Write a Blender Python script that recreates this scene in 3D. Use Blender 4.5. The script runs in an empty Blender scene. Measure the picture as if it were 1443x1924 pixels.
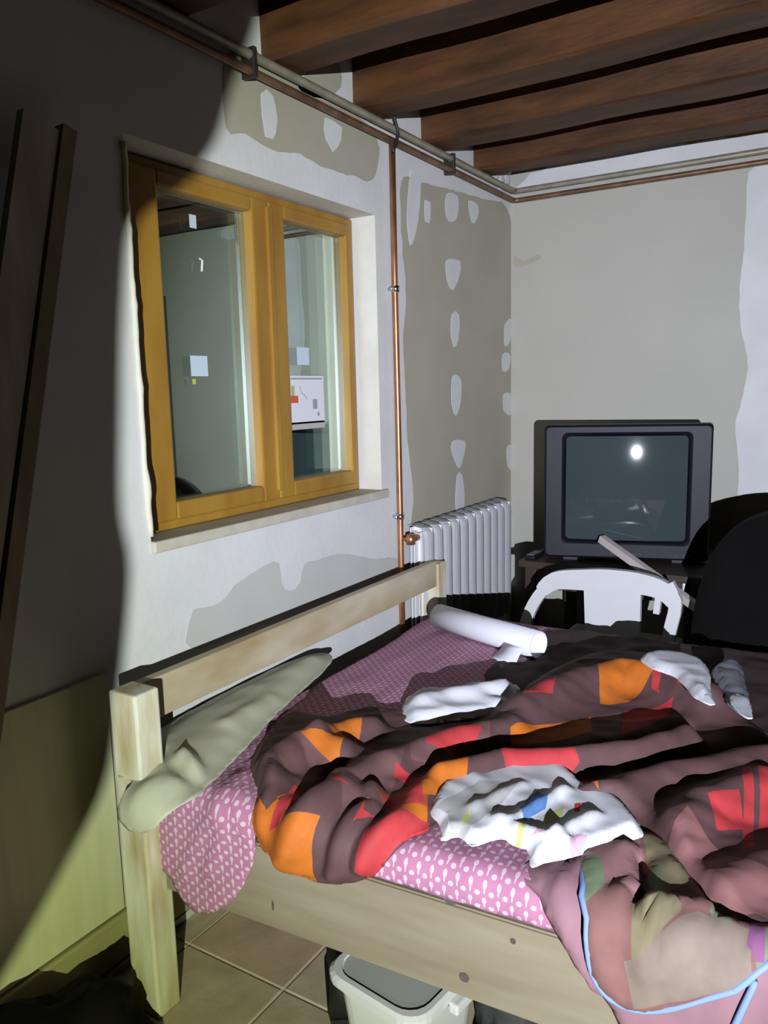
import bpy, bmesh, math, random
from mathutils import Vector, Matrix, noise
from mathutils.geometry import delaunay_2d_cdt

random.seed(7)
scene = bpy.context.scene
COL = scene.collection

# ------------------------------------------------------------------ camera
# world: corner of the room at the origin, window wall = plane y 0, TV wall = plane x 0, floor z 0
FPX, IW, IH = 1480.0, 1443.0, 1924.0
RX = Vector((0.52398454, 0.14241485, -0.83973699))
RY = Vector((-0.85138251, 0.05950831, -0.52115889))
RZ = Vector((-0.02424943, 0.98801658, 0.15243095))
CAM = Vector((-3.848, -1.6, 1.48))
cd = bpy.data.cameras.new('camera')
cd.sensor_fit = 'VERTICAL'
cd.sensor_height = 24.0
cd.lens = FPX / IH * 24.0
cd.clip_start = 0.02
cam = bpy.data.objects.new('camera', cd)
COL.objects.link(cam)
cam.matrix_world = Matrix(((RX[0], RX[1], RX[2], CAM[0]), (RY[0], RY[1], RY[2], CAM[1]),
                           (RZ[0], RZ[1], RZ[2], CAM[2]), (0, 0, 0, 1)))
scene.camera = cam

# ------------------------------------------------------------------ world (night) and hand torch
wd_ = bpy.data.worlds.new('night'); scene.world = wd_; wd_.use_nodes = True
wd_.node_tree.nodes['Background'].inputs[0].default_value = (0.5, 0.6, 0.8, 1)
wd_.node_tree.nodes['Background'].inputs[1].default_value = 0.004
LIGHT = Vector((-5.095, -2.50, 1.36))
def spot(name, target, energy, color, size, blend, radius):
    l = bpy.data.lights.new(name, 'SPOT')
    l.energy = energy; l.color = color; l.spot_size = math.radians(size); l.spot_blend = blend
    l.shadow_soft_size = radius
    o = bpy.data.objects.new(name, l); COL.objects.link(o)
    o.location = LIGHT
    o.rotation_euler = (Vector(target) - LIGHT).to_track_quat('-Z', 'Y').to_euler()
    return o
spot('torch_core', (-0.75, -0.50, 1.30), 1000, (0.66, 0.65, 1.0), 57, 1.0, 0.006)
spot('torch_halo', (-1.8, 0.0, 1.4), 350, (0.86, 1.0, 0.48), 95, 1.0, 0.006)

vs = scene.view_settings
vs.view_transform = 'Standard'; vs.look = 'None'; vs.gamma = 1.0; vs.exposure = -0.12
vs.use_curve_mapping = False
scene.cycles.diffuse_bounces = 1

# ------------------------------------------------------------------ pixel -> ray helpers
def ray(px, py):
    c = Vector((px - IW / 2, -(py - IH / 2), -FPX))
    return Vector((RX.dot(c), RY.dot(c), RZ.dot(c)))
def ony(px, py, y=0.0):
    v = ray(px, py); return CAM + v * ((y - CAM.y) / v.y)
def onx(px, py, x=0.0):
    v = ray(px, py); return CAM + v * ((x - CAM.x) / v.x)
def onz(px, py, z=0.0):
    v = ray(px, py); return CAM + v * ((z - CAM.z) / v.z)

# ------------------------------------------------------------------ materials
def mat(name, col, rough=0.7, metal=0.0, var=0.0, vscale=6.0, spec=0.5, bump=0.0, bscale=60.0, col2=None, stretch=None, attr=None):
    m = bpy.data.materials.new(name); m.use_nodes = True
    nt = m.node_tree; b = nt.nodes['Principled BSDF']
    b.inputs['Roughness'].default_value = rough; b.inputs['Metallic'].default_value = metal
    b.inputs['Specular IOR Level'].default_value = spec
    b.inputs['Base Color'].default_value = (*col, 1)
    tc = nt.nodes.new('ShaderNodeTexCoord'); mp = nt.nodes.new('ShaderNodeMapping')
    nt.links.new(tc.outputs['Object'], mp.inputs[0])
    if stretch: mp.inputs['Scale'].default_value = stretch
    if attr:
        a = nt.nodes.new('ShaderNodeAttribute'); a.attribute_name = attr
        src = a.outputs['Color']
    else: src = None
    if var > 0:
        n = nt.nodes.new('ShaderNodeTexNoise'); n.inputs['Scale'].default_value = vscale; n.inputs['Detail'].default_value = 6
        nt.links.new(mp.outputs[0], n.inputs['Vector'])
        r = nt.nodes.new('ShaderNodeValToRGB')
        r.color_ramp.elements[0].position = 0.32; r.color_ramp.elements[1].position = 0.7
        if src is not None:
            r.color_ramp.elements[0].color = (1 - var,) * 3 + (1,); r.color_ramp.elements[1].color = (1, 1, 1, 1)
            mx = nt.nodes.new('ShaderNodeMix'); mx.data_type = 'RGBA'; mx.blend_type = 'MULTIPLY'; mx.inputs[0].default_value = 1
            nt.links.new(src, mx.inputs[6]); nt.links.new(r.outputs[0], mx.inputs[7]); src = mx.outputs[2]
        else:
            c2 = col2 if col2 else tuple(c * (1 - var) for c in col)
            r.color_ramp.elements[0].color = (*c2, 1); r.color_ramp.elements[1].color = (*col, 1)
            src = r.outputs[0]
        nt.links.new(n.outputs[0], r.inputs[0])
    if src is not None: nt.links.new(src, b.inputs['Base Color'])
    if bump > 0:
        n2 = nt.nodes.new('ShaderNodeTexNoise'); n2.inputs['Scale'].default_value = bscale; n2.inputs['Detail'].default_value = 5
        nt.links.new(mp.outputs[0], n2.inputs['Vector'])
        bp = nt.nodes.new('ShaderNodeBump'); bp.inputs['Strength'].default_value = bump; bp.inputs['Distance'].default_value = 0.004
        nt.links.new(n2.outputs[0], bp.inputs['Height']); nt.links.new(bp.outputs[0], b.inputs['Normal'])
    return m

M = {}
M['plaster'] = mat('white_plaster', (0.74, 0.74, 0.72), 0.85, var=0.10, vscale=5, bump=0.25, bscale=40)
M['board'] = mat('plasterboard', (0.45, 0.42, 0.32), 0.9, var=0.10, vscale=4)
M['board_low'] = mat('plasterboard_pale', (0.56, 0.56, 0.52), 0.9, var=0.07, vscale=5)
M['tvwall'] = mat('grey_plasterboard', (0.50, 0.49, 0.415), 0.9, var=0.07, vscale=2.5)
M['darkwall'] = mat('brown_limewash', (0.16, 0.13, 0.10), 0.9, var=0.2, vscale=2)
M['foam'] = mat('yellow_foam', (0.50, 0.42, 0.14), 0.9, var=0.4, vscale=14, bump=0.5)
M['beam'] = mat('dark_stained_beam', (0.125, 0.046, 0.011), 0.6, var=0.7, vscale=5, stretch=(3, 0.6, 3), bump=0.4, bscale=30)
M['plank'] = mat('dark_ceiling_plank', (0.085, 0.042, 0.020), 0.7, var=0.5, vscale=8, stretch=(0.6, 3, 1))
M['copper'] = mat('copper', (0.66, 0.30, 0.15), 0.38, metal=0.85, var=0.35, vscale=18)
M['pipegrey'] = mat('painted_pipe', (0.42, 0.38, 0.28), 0.4, metal=0.35, var=0.3, vscale=20)
M['steel'] = mat('zinc_clip', (0.75, 0.75, 0.72), 0.25, metal=1.0, var=0.1)
M['darkcable'] = mat('dark_cable', (0.03, 0.025, 0.02), 0.5, var=0.2)
M['winwood'] = mat('honey_window_wood', (0.42, 0.235, 0.035), 0.38, var=0.35, vscale=9, stretch=(1, 1, 0.25), col2=(0.30, 0.14, 0.02))
M['sill'] = mat('cream_sill', (0.62, 0.58, 0.46), 0.7, var=0.2, vscale=12)
M['reveal'] = mat('cream_reveal', (0.76, 0.73, 0.62), 0.85, var=0.1, vscale=9, bump=0.3)
M['radiator'] = mat('radiator_enamel', (0.90, 0.90, 0.91), 0.3, var=0.03)
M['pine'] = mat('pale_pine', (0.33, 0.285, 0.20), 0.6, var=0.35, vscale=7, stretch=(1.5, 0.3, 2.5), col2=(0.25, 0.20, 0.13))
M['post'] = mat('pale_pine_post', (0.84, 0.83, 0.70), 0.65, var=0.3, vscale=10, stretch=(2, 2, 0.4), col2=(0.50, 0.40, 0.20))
M['headboard'] = mat('weathered_board', (0.62, 0.55, 0.42), 0.7, var=0.6, vscale=4, stretch=(0.8, 2, 2), col2=(0.38, 0.29, 0.14))
M['mattress'] = mat('mattress_ticking', (0.55, 0.52, 0.45), 0.9, var=0.1)
M['pillow'] = mat('cream_cotton', (0.58, 0.58, 0.42), 0.9, var=0.12, vscale=8)
M['whitecloth'] = mat('white_print', (1, 1, 1), 0.85, attr='Col', var=0.08, vscale=9)
M['duvet'] = mat('checked_cotton', (1, 1, 1), 0.75, attr='Col', var=0.25, vscale=20)
M['quilt'] = mat('patchwork_cotton', (1, 1, 1), 0.85, attr='Col', var=0.15, vscale=30)
M['brownfab'] = mat('brown_fabric', (0.075, 0.042, 0.040), 0.9, var=0.3, vscale=12)
M['pinkfab'] = mat('plain_pink_cotton', (0.34, 0.18, 0.21), 0.9, var=0.15, vscale=12)
M['paper'] = mat('white_paper', (0.78, 0.79, 0.84), 0.6, var=0.05)
M['greyfilm'] = mat('grey_plastic_film', (0.30, 0.31, 0.36), 0.35, var=0.3, vscale=18)
M['tvcab'] = mat('tv_cabinet', (0.008, 0.008, 0.016), 0.5, var=0.15, vscale=10, spec=0.3)
M['tvrear'] = mat('tv_rear', (0.018, 0.019, 0.028), 0.6, var=0.15)
M['tvscreen'] = mat('tv_screen', (0.052, 0.068, 0.074), 0.05, var=0.08, vscale=3, spec=0.6)
M['tablewood'] = mat('dark_table', (0.050, 0.034, 0.024), 0.5, var=0.4, vscale=6, stretch=(1, 0.3, 1))
M['plastic'] = mat('white_resin', (0.66, 0.66, 0.66), 0.4, var=0.06)
M['slot'] = mat('slot_grey', (0.20, 0.20, 0.22), 0.6, var=0.1)
M['batten'] = mat('primed_batten', (0.60, 0.53, 0.50), 0.7, var=0.15, stretch=(1, 1, 1))
M['black'] = mat('black_upholstery', (0.006, 0.0055, 0.005), 0.9, var=0.3, vscale=8, spec=0.15)
M['tub'] = mat('white_tub', (0.76, 0.76, 0.74), 0.4, var=0.04)
M['tublid'] = mat('grey_lid', (0.50, 0.50, 0.46), 0.5, var=0.06)
M['rubber'] = mat('black_rubber', (0.012, 0.012, 0.012), 0.7, var=0.2)
M['bag'] = mat('grey_bag', (0.11, 0.11, 0.115), 0.4, var=0.6, vscale=16)
M['tile'] = mat('terracotta_tile', (0.82, 0.58, 0.48), 0.55, var=0.3, vscale=7, bump=0.15)
M['tile2'] = mat('terracotta_tile_pale', (0.80, 0.63, 0.52), 0.55, var=0.3, vscale=9, bump=0.15)
M['grout'] = mat('grey_grout', (0.80, 0.75, 0.68), 0.9, var=0.2)
M['wainscot'] = mat('cream_panel', (0.76, 0.75, 0.52), 0.8, var=0.12, vscale=8, stretch=(4, 1, 0.4))
M['skirt'] = mat('wood_skirting', (0.46, 0.42, 0.22), 0.7, var=0.2, vscale=8, stretch=(0.5, 1, 2))
M['oldplank'] = mat('old_grey_plank', (0.66, 0.60, 0.56), 0.85, var=0.4, vscale=7, stretch=(3, 3, 0.5))
M['oldplank2'] = mat('old_brown_plank', (0.40, 0.34, 0.24), 0.85, var=0.4, vscale=7, stretch=(3, 3, 0.5))
M['shadow_blocker'] = mat('dark_blocker', (0.02, 0.02, 0.022), 0.95, var=0.3)
M['doorwood'] = mat('dark_door', (0.045, 0.028, 0.018), 0.5, var=0.4, vscale=5, stretch=(1, 2, 0.3))
M['sticker'] = mat('sticker_paper', (0.62, 0.74, 0.82), 0.6, var=0.05)
M['energy'] = mat('label_paper', (0.80, 0.80, 0.84), 0.6, var=0.03)
M['lime'] = mat('lime_colour', (0.50, 0.62, 0.08), 0.6, var=0.05)
M['green'] = mat('green_ink', (0.42, 0.50, 0.22), 0.6, var=0.05)
M['red'] = mat('red_ink', (0.70, 0.10, 0.06), 0.6, var=0.05)
M['inkgrey'] = mat('grey_ink', (0.35, 0.35, 0.40), 0.6, var=0.05)
M['alu'] = mat('aluminium_spacer', (0.50, 0.52, 0.55), 0.42, metal=1.0, var=0.05)

def sheet_mat():
    m = mat('pink_motif_sheet', (0.43, 0.12, 0.24), 0.9)
    nt = m.node_tree; b = nt.nodes['Principled BSDF']
    uv = nt.nodes.new('ShaderNodeUVMap'); uv.uv_map = 'UVMap'
    sp = nt.nodes.new('ShaderNodeSeparateXYZ'); nt.links.new(uv.outputs[0], sp.inputs[0])
    def mth(op, a, b_=None, c=None):
        n = nt.nodes.new('ShaderNodeMath'); n.operation = op
        for i, v in enumerate((a, b_, c)):
            if v is None: continue
            if isinstance(v, (int, float)): n.inputs[i].default_value = v
            else: nt.links.new(v, n.inputs[i])
        return n.outputs[0]
    P = 0.027
    def motif(du, dv, ru, rv):
        U = mth('ADD', mth('DIVIDE', sp.outputs[0], P), du); V = mth('ADD', mth('DIVIDE', sp.outputs[1], P * 1.0), dv)
        fu = mth('SUBTRACT', mth('FRACT', U), 0.5); fv = mth('SUBTRACT', mth('FRACT', V), 0.5)
        e = mth('ADD', mth('POWER', mth('DIVIDE', mth('ABSOLUTE', fu), ru), 2), mth('POWER', mth('DIVIDE', mth('ABSOLUTE', fv), rv), 2))
        return mth('LESS_THAN', e, 1.0)
    k = mth('MAXIMUM', motif(100.0, 100.0, 0.24, 0.15), motif(100.5, 100.5, 0.16, 0.20))
    k = mth('MAXIMUM', k, motif(100.34, 100.0, 0.20, 0.06))
    mx = nt.nodes.new('ShaderNodeMix'); mx.data_type = 'RGBA'
    mx.inputs[6].default_value = (0.46, 0.19, 0.31, 1); mx.inputs[7].default_value = (0.78, 0.68, 0.70, 1)
    nt.links.new(mth('MULTIPLY', k, 0.62), mx.inputs[0]); nt.links.new(mx.outputs[2], b.inputs['Base Color'])
    return m
M['sheet'] = sheet_mat()

def glass_mat():
    m = bpy.data.materials.new('coated_glass'); m.use_nodes = True
    nt = m.node_tree; nt.nodes.clear()
    out = nt.nodes.new('ShaderNodeOutputMaterial'); mx = nt.nodes.new('ShaderNodeMixShader')
    tr = nt.nodes.new('ShaderNodeBsdfTransparent'); gl = nt.nodes.new('ShaderNodeBsdfGlossy')
    tr.inputs[0].default_value = (0.92, 0.97, 0.94, 1)
    gl.inputs['Roughness'].default_value = 0.0; gl.inputs[0].default_value = (0.88, 1.0, 0.90, 1)
    lw = nt.nodes.new('ShaderNodeLayerWeight')          # Facing: 1 - |N.I|
    p = nt.nodes.new('ShaderNodeMath'); p.operation = 'POWER'; p.inputs[1].default_value = 4.0
    a = nt.nodes.new('ShaderNodeMath'); a.operation = 'MULTIPLY_ADD'; a.inputs[1].default_value = 0.80; a.inputs[2].default_value = 0.42
    lw.inputs[0].default_value = 0.5
    nt.links.new(lw.outputs['Facing'], p.inputs[0]); nt.links.new(p.outputs[0], a.inputs[0])
    nt.links.new(a.outputs[0], mx.inputs[0]); nt.links.new(tr.outputs[0], mx.inputs[1]); nt.links.new(gl.outputs[0], mx.inputs[2])
    nt.links.new(mx.outputs[0], out.inputs[0])
    return m
M['glass'] = glass_mat()

# ------------------------------------------------------------------ object helpers
def link(name, me, m=None, parent=None, smooth=False):
    if m is not None: me.materials.append(M[m] if isinstance(m, str) else m)
    if smooth:
        for p in me.polygons: p.use_smooth = True
    o = bpy.data.objects.new(name, me); COL.objects.link(o)
    if parent: o.parent = parent
    return o
def obj(name, bm, m, parent=None, smooth=False):
    me = bpy.data.meshes.new(name); bmesh.ops.recalc_face_normals(bm, faces=bm.faces)
    bm.to_mesh(me); bm.free()
    o = link(name, me, m, parent, smooth)
    if parent: o.matrix_parent_inverse = parent_inv(parent)
    return o
def parent_inv(p):
    mw = Matrix.Translation(p.location) @ p.rotation_euler.to_matrix().to_4x4()
    return mw.inverted()
def tag(o, label=None, cat=None, group=None, kind=None):
    if label: o['label'] = label
    if cat: o['category'] = cat
    if group: o['group'] = group
    if kind: o['kind'] = kind
    return o
def thing(name, label, cat, loc=(0, 0, 0), group=None):
    o = bpy.data.objects.new(name, None); COL.objects.link(o); o.location = loc; o.empty_display_size = 0.05
    return tag(o, label, cat, group)
def NB(): return bmesh.new()
def box(bm, x0, x1, y0, y1, z0, z1, bevel=0.0, seg=2, mtx=None):
    g = bmesh.ops.create_cube(bm, size=1.0)['verts']
    for v in g:
        v.co = Vector((x0 + (v.co.x + .5) * (x1 - x0), y0 + (v.co.y + .5) * (y1 - y0), z0 + (v.co.z + .5) * (z1 - z0)))
    if bevel > 0:
        es = list({e for v in g for e in v.link_edges})
        r = bmesh.ops.bevel(bm, geom=es, offset=bevel, segments=seg, profile=0.5, affect='EDGES')
        g = list({v for f in r['faces'] for v in f.verts} | {v for v in g if v.is_valid})
    if mtx is not None:
        for v in g: v.co = mtx @ v.co
    return g
def tube(bm, pts, r, n=12, cap=True):
    pts = [Vector(p) for p in pts]; rings = []
    rs = r if isinstance(r, (list, tuple)) else [r] * len(pts)
    up = None
    for i, p in enumerate(pts):
        t = (pts[min(i + 1, len(pts) - 1)] - pts[max(i - 1, 0)]).normalized()
        if up is None:
            up = Vector((0, 0, 1)) if abs(t.z) < 0.9 else Vector((1, 0, 0))
        a = (up - t * up.dot(t)).normalized(); b = t.cross(a); up = a
        rings.append([bm.verts.new(p + (a * math.cos(k * 2 * math.pi / n) + b * math.sin(k * 2 * math.pi / n)) * rs[i]) for k in range(n)])
    for i in range(len(rings) - 1):
        for k in range(n):
            bm.faces.new((rings[i][k], rings[i][(k + 1) % n], rings[i + 1][(k + 1) % n], rings[i + 1][k]))
    if cap:
        bm.faces.new(rings[0][::-1]); bm.faces.new(rings[-1])
def sweep(bm, pts, w, h, upv=(0, 0, 1)):
    """rectangular bar (w across, h along up) swept along points"""
    pts = [Vector(p) for p in pts]; rings = []; upv = Vector(upv)
    for i, p in enumerate(pts):
        t = (pts[min(i + 1, len(pts) - 1)] - pts[max(i - 1, 0)]).normalized()
        s = t.cross(upv).normalized(); u = s.cross(t).normalized()
        ww = w[i] if isinstance(w, (list, tuple)) else w; hh = h[i] if isinstance(h, (list, tuple)) else h
        rings.append([bm.verts.new(p + s * a * ww / 2 + u * b * hh / 2) for a, b in ((-1, -1), (1, -1), (1, 1), (-1, 1))])
    for i in range(len(rings) - 1):
        for k in range(4): bm.faces.new((rings[i][k], rings[i][(k + 1) % 4], rings[i + 1][(k + 1) % 4], rings[i + 1][k]))
    bm.faces.new(rings[0][::-1]); bm.faces.new(rings[-1])
def prism(bm, poly, axis, a0, a1, bevel=0):
    """poly: list of 2D points; axis: extrusion axis, other coordinates in xyz order"""
    def co(p, a):
        if axis == 'x': return Vector((a, p[0], p[1]))
        if axis == 'y': return Vector((p[0], a, p[1]))
        return Vector((p[0], p[1], a))
    A = [bm.verts.new(co(p, a0)) for p in poly]; B = [bm.verts.new(co(p, a1)) for p in poly]
    n = len(poly); fa = bm.faces.new(A); fb = bm.faces.new(B[::-1])
    for i in range(n): bm.faces.new((A[i], B[i], B[(i + 1) % n], A[(i + 1) % n]))
    if bevel:
        bmesh.ops.bevel(bm, geom=list(fb.edges), offset=bevel, segments=3, profile=0.5, affect='EDGES')
def spline(pts, step, closed=True, jit=0.0, seed=0):
    pts = [Vector(p) for p in pts]; n = len(pts); out = []
    rng = range(n) if closed else range(n - 1)
    for i in rng:
        p0 = pts[(i - 1) % n] if closed or i > 0 else pts[i]; p1 = pts[i]; p2 = pts[(i + 1) % n]
        p3 = pts[(i + 2) % n] if closed or i + 2 < n else p2
        m = max(1, int((p2 - p1).length / step))
        for k in range(m):
            t = k / m
            q = 0.5 * ((2 * p1) + (p2 - p0) * t + (2 * p0 - 5 * p1 + 4 * p2 - p3) * t * t + (3 * p1 - p0 - 3 * p2 + p3) * t ** 3)
            if jit:
                w = Vector((q[0] * 30 + seed, q[1] * 30, seed * 1.7))
                q = q + Vector([noise.noise(w + Vector((9.1 * c, 0, 0))) * jit for c in range(len(q))])
            out.append(q)
    if not closed: out.append(pts[-1])
    return out
def patch(name, px, plane, m, parent, thick=0.0012, jit=0.006, seed=0, base=0.0):
    """thin irregular layer of filler or bare board area traced on a wall"""
    if plane == 'y': pts = [Vector(((q := ony(a, b, 0)).x, q.z)) for a, b in px]
    else: pts = [Vector(((q := onx(a, b, 0)).y, q.z)) for a, b in px]
    pts = spline(pts, 0.025, True, jit, seed)
    bm = NB()
    prism(bm, [tuple(p) for p in pts], plane, -base + 0.001, -base - thick)
    return obj(name, bm, m, parent)

# ================================================================== THE ROOM
XB, YB, ZC = -6.2, -3.65, 2.66
# --- floor: grout bed with a tile for every square
bm = NB(); box(bm, XB, 0, YB, 0, -0.06, -0.004)
floor = tag(obj('floor', bm, 'grout'), 'terracotta tiled floor with pale grout joints', kind='structure')
TS = 0.33
tm = []
for k in range(2):
    b_ = NB(); box(b_, 0.004, TS - 0.004, 0.004, TS - 0.004, -0.006, 0.0, 0.0015, 1)
    me = bpy.data.meshes.new('floor_tile'); b_.to_mesh(me); b_.free(); me.materials.append(M['tile' if k == 0 else 'tile2']); tm.append(me)
x = -2.49 - 11 * TS
while x < 0.0 - 0.05:
    y = -0.425 - 9 * TS
    while y < -0.05:
        if x + TS > -0.0: pass
        o = bpy.data.objects.new('floor_tile', tm[random.random() < 0.4]); COL.objects.link(o); o.parent = floor
        sx = min(1.0, (0.0 - x) / TS); sy = min(1.0, (0.0 - y) / TS)
        o.location = (x, y, random.uniform(-0.0006, 0.0004)); o.scale = (sx, sy, 1)
        y += TS
    x += TS

# --- window wall
OX0, OX1, OZ0, OZ1 = -2.437, -1.282, 1.095, 2.118
bm = NB()
box(bm, XB, OX0, 0, 0.32, 0, ZC); box(bm, OX1, 0.2, 0, 0.32, 0, ZC)
box(bm, OX0, OX1, 0, 0.32, 0, OZ0); box(bm, OX0, OX1, 0, 0.32, OZ1, ZC)
wl = tag(obj('wall_left', bm, 'plaster'), 'half plastered window wall with bare board patches', kind='structure')
# bare board panels and filler spots
patch('board_panel', [(430, 100), (540, 140), (700, 245), (702, 335), (660, 330), (610, 315), (565, 290), (525, 285), (490, 270), (460, 250), (425, 240)], 'y', 'board', wl, seed=1)
patch('board_panel', [(757, 335), (800, 345), (900, 372), (956, 400), (960, 560), (962, 760), (964, 960), (890, 985), (800, 1000), (772, 1005), (776, 930), (765, 830), (762, 740), (757, 640), (762, 560), (756, 470), (752, 400)], 'y', 'board', wl, seed=2)
patch('board_panel', [(355, 1165), (362, 1145), (410, 1135), (440, 1100), (470, 1080), (500, 1062), (525, 1058), (528, 1095), (545, 1110), (562, 1095), (570, 1062), (600, 1052), (640, 1040), (700, 1050), (745, 1048), (755, 1075), (600, 1140), (480, 1180), (360, 1220)], 'y', 'board_low', wl, seed=3)
patch('board_panel', [(585, 130), (632, 110), (640, 165), (600, 185), (560, 165)], 'y', 'board', wl, seed=4)
spots = [[(490, 175), (512, 180), (520, 235), (512, 262), (498, 258)], [(610, 222), (642, 240), (640, 262), (625, 285), (612, 262)],
         [(838, 365), (860, 370), (858, 408), (848, 418), (838, 408)], [(838, 490), (864, 492), (862, 520), (850, 545), (840, 530)],
         [(848, 590), (862, 592), (860, 640), (852, 652), (847, 635)], [(850, 705), (866, 715), (864, 760), (856, 782), (848, 760)],
         [(848, 830), (872, 828), (872, 850), (862, 880), (850, 855)], [(858, 894), (868, 894), (872, 950), (856, 958)],
         [(880, 378), (898, 388), (896, 412), (886, 418)], [(798, 375), (808, 380), (806, 420), (798, 418)],
         [(948, 610), (960, 600), (958, 640), (948, 650)], [(944, 664), (958, 667), (956, 692), (944, 698)], [(946, 740), (960, 742), (960, 778), (946, 772)],
         [(952, 840), (964, 840), (964, 880), (954, 878)], [(772, 320), (790, 325), (784, 420), (770, 460), (764, 400)],
         [(560, 420), (562, 420), (562, 424), (560, 424)]][:15]
for i, s in enumerate(spots): patch('filler_spot', s, 'y', 'plaster', wl, thick=0.0024, jit=0.004, seed=20 + i)
# lower wainscot panel below the headboard line, left of the post
bm = NB(); box(bm, -3.4, -2.62, -0.012, 0.0, 0.16, 0.80, 0.002, 1)
for k in range(9):
    pass
obj('wall_panel', bm, 'wainscot', wl)
bm = NB(); box(bm, -6.1, -0.03, -0.022, 0.0, 0.03, 0.155, 0.006, 2)
tag(obj('baseboard_left', bm, 'skirt'), 'greenish wooden skirting board under the window wall', kind='structure')
# mortar strip below skirting
bm = NB(); box(bm, -6.1, -0.03, -0.016, 0.0, 0.0, 0.022); obj('mortar_strip', bm, 'plaster', wl)

# --- TV wall
bm = NB(); box(bm, 0, 0.2, YB, 0.0, 0, ZC)
wb = tag(obj('wall_back', bm, 'tvwall'), 'pale grey plasterboard wall behind the television', kind='structure')
patch('plaster_seam', [(1412, 318), (1500, 300), (1530, 500), (1520, 760), (1500, 1000), (1440, 1010), (1376, 1000), (1385, 940), (1388, 880), (1382, 800), (1396, 740), (1405, 680), (1392, 620), (1390, 540), (1398, 470), (1402, 400)], 'x', 'plaster', wb, seed=40)
patch('plaster_band', [(968, 362), (985, 340), (1000, 325), (1020, 322), (1030, 312), (1060, 300), (1075, 305), (1095, 292), (1120, 296), (1200, 280), (1260, 272), (1300, 270), (1330, 262), (1443, 250), (1700, 205), (1700, 245), (1443, 288), (1200, 325), (1080, 345)], 'x', 'plaster', wb, seed=41, thick=0.004)
patch('foam_strip', [(1000, 318), (1100, 285), (1250, 258), (1443, 228), (1700, 190), (1700, 215), (1443, 262), (1250, 285), (1100, 305)], 'x', 'foam', wb, seed=42, thick=0.003)
patch('crack_stain', [(966, 480), (985, 490), (1010, 478), (1018, 484), (985, 500), (966, 500)], 'x', 'board', wb, seed=43, jit=0.003)
# --- unseen walls
bm = NB(); box(bm, XB, 0.2, YB - 0.2, YB, 0, ZC); tag(obj('wall_right', bm, 'darkwall'), 'plain brown wall facing the window', kind='structure')
bm = NB(); box(bm, XB - 0.2, XB, YB, 0.32, 0, ZC); tag(obj('wall_front', bm, 'darkwall'), 'plain brown wall facing the television', kind='structure')
# door on the TV wall
d = tag(bpy.data.objects.new('door_1', None), 'dark wooden door in the television wall', kind='structure'); COL.objects.link(d)
bm = NB(); box(bm, -0.04, 0.0, -3.15, -2.30, 0.005, 2.05, 0.004, 1); obj('door_leaf', bm, 'doorwood', d)
bm = NB(); box(bm, -0.05, 0.0, -2.30, -2.22, 0, 2.13); box(bm, -0.05, 0.0, -3.23, -3.15, 0, 2.13); box(bm, -0.05, 0, -3.15, -2.30, 2.05, 2.13); obj('door_frame', bm, 'doorwood', d)
bm = NB(); tube(bm, [(-0.04, -2.37, 1.0), (-0.09, -2.37, 1.0), (-0.09, -2.48, 1.0)], 0.009); obj('door_handle', bm, 'steel', d)

# --- ceiling, planks and beams (beams run away from the window wall)
bm = NB(); box(bm, XB, 0.2, YB, 0.3, ZC + 0.02, ZC + 0.1)
ceil = tag(obj('ceiling', bm, 'plank'), 'dark stained timber ceiling of planks on exposed beams', kind='structure')
for k in range(26):
    b_ = NB(); y1 = 0.0 - k * 0.14; box(b_, XB, 0.0, max(YB, y1 - 0.137), y1, ZC, ZC + 0.022, 0.003, 1); obj('ceiling_plank', b_, 'plank', ceil)
BXS = [-0.43 - 0.488 * k for k in range(12)]
for i, bx in enumerate(BXS):
    b_ = NB()
    n = 26; poly = []
    w = 0.165
    prof = [(0, 0.012), (0.012, 0), (w - 0.012, 0), (w, 0.012), (w, 0.24), (0, 0.24)]
    rings = []
    for k in range(n + 1):
        yy = 0.0 + (YB + 0.0) * k / n
        ring = []
        for j, (px_, pz_) in enumerate(prof):
            q = Vector((bx + px_, yy, 2.452 + pz_))
            nn = noise.noise_vector(Vector((q.x * 3 + i * 9, q.y * 2.2, j * 2.1)))
            q += Vector((nn.x * 0.012, 0, nn.z * 0.012 if pz_ < 0.1 else 0))
            if pz_ > 0.1: q.z = ZC
            ring.append(b_.verts.new(q))
        rings.append(ring)
    for k in range(n):
        for j in range(6): b_.faces.new((rings[k][j], rings[k][(j + 1) % 6], rings[k + 1][(j + 1) % 6], rings[k + 1][j]))
    b_.faces.new(rings[0]); b_.faces.new(rings[-1][::-1])
    obj('beam', b_, 'beam', ceil)
# rough plaster lumps where the corner beam meets the walls
for (x0, z0, r_) in ((-0.20, 2.50, 0.05), (-0.13, 2.47, 0.045), (-0.07, 2.50, 0.05), (-0.16, 2.545, 0.05), (-0.06, 2.55, 0.05)):
    b_ = NB(); bmesh.ops.create_icosphere(b_, subdivisions=3, radius=r_)
    for v in b_.verts:
        v.co *= 1 + 0.35 * noise.noise(v.co * 30 + Vector((x0 * 50, 0, 0))); v.co.y *= 0.35; v.co += Vector((x0, 0.0, z0))
    obj('plaster_lump', b_, 'plaster', wl, True)

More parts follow.
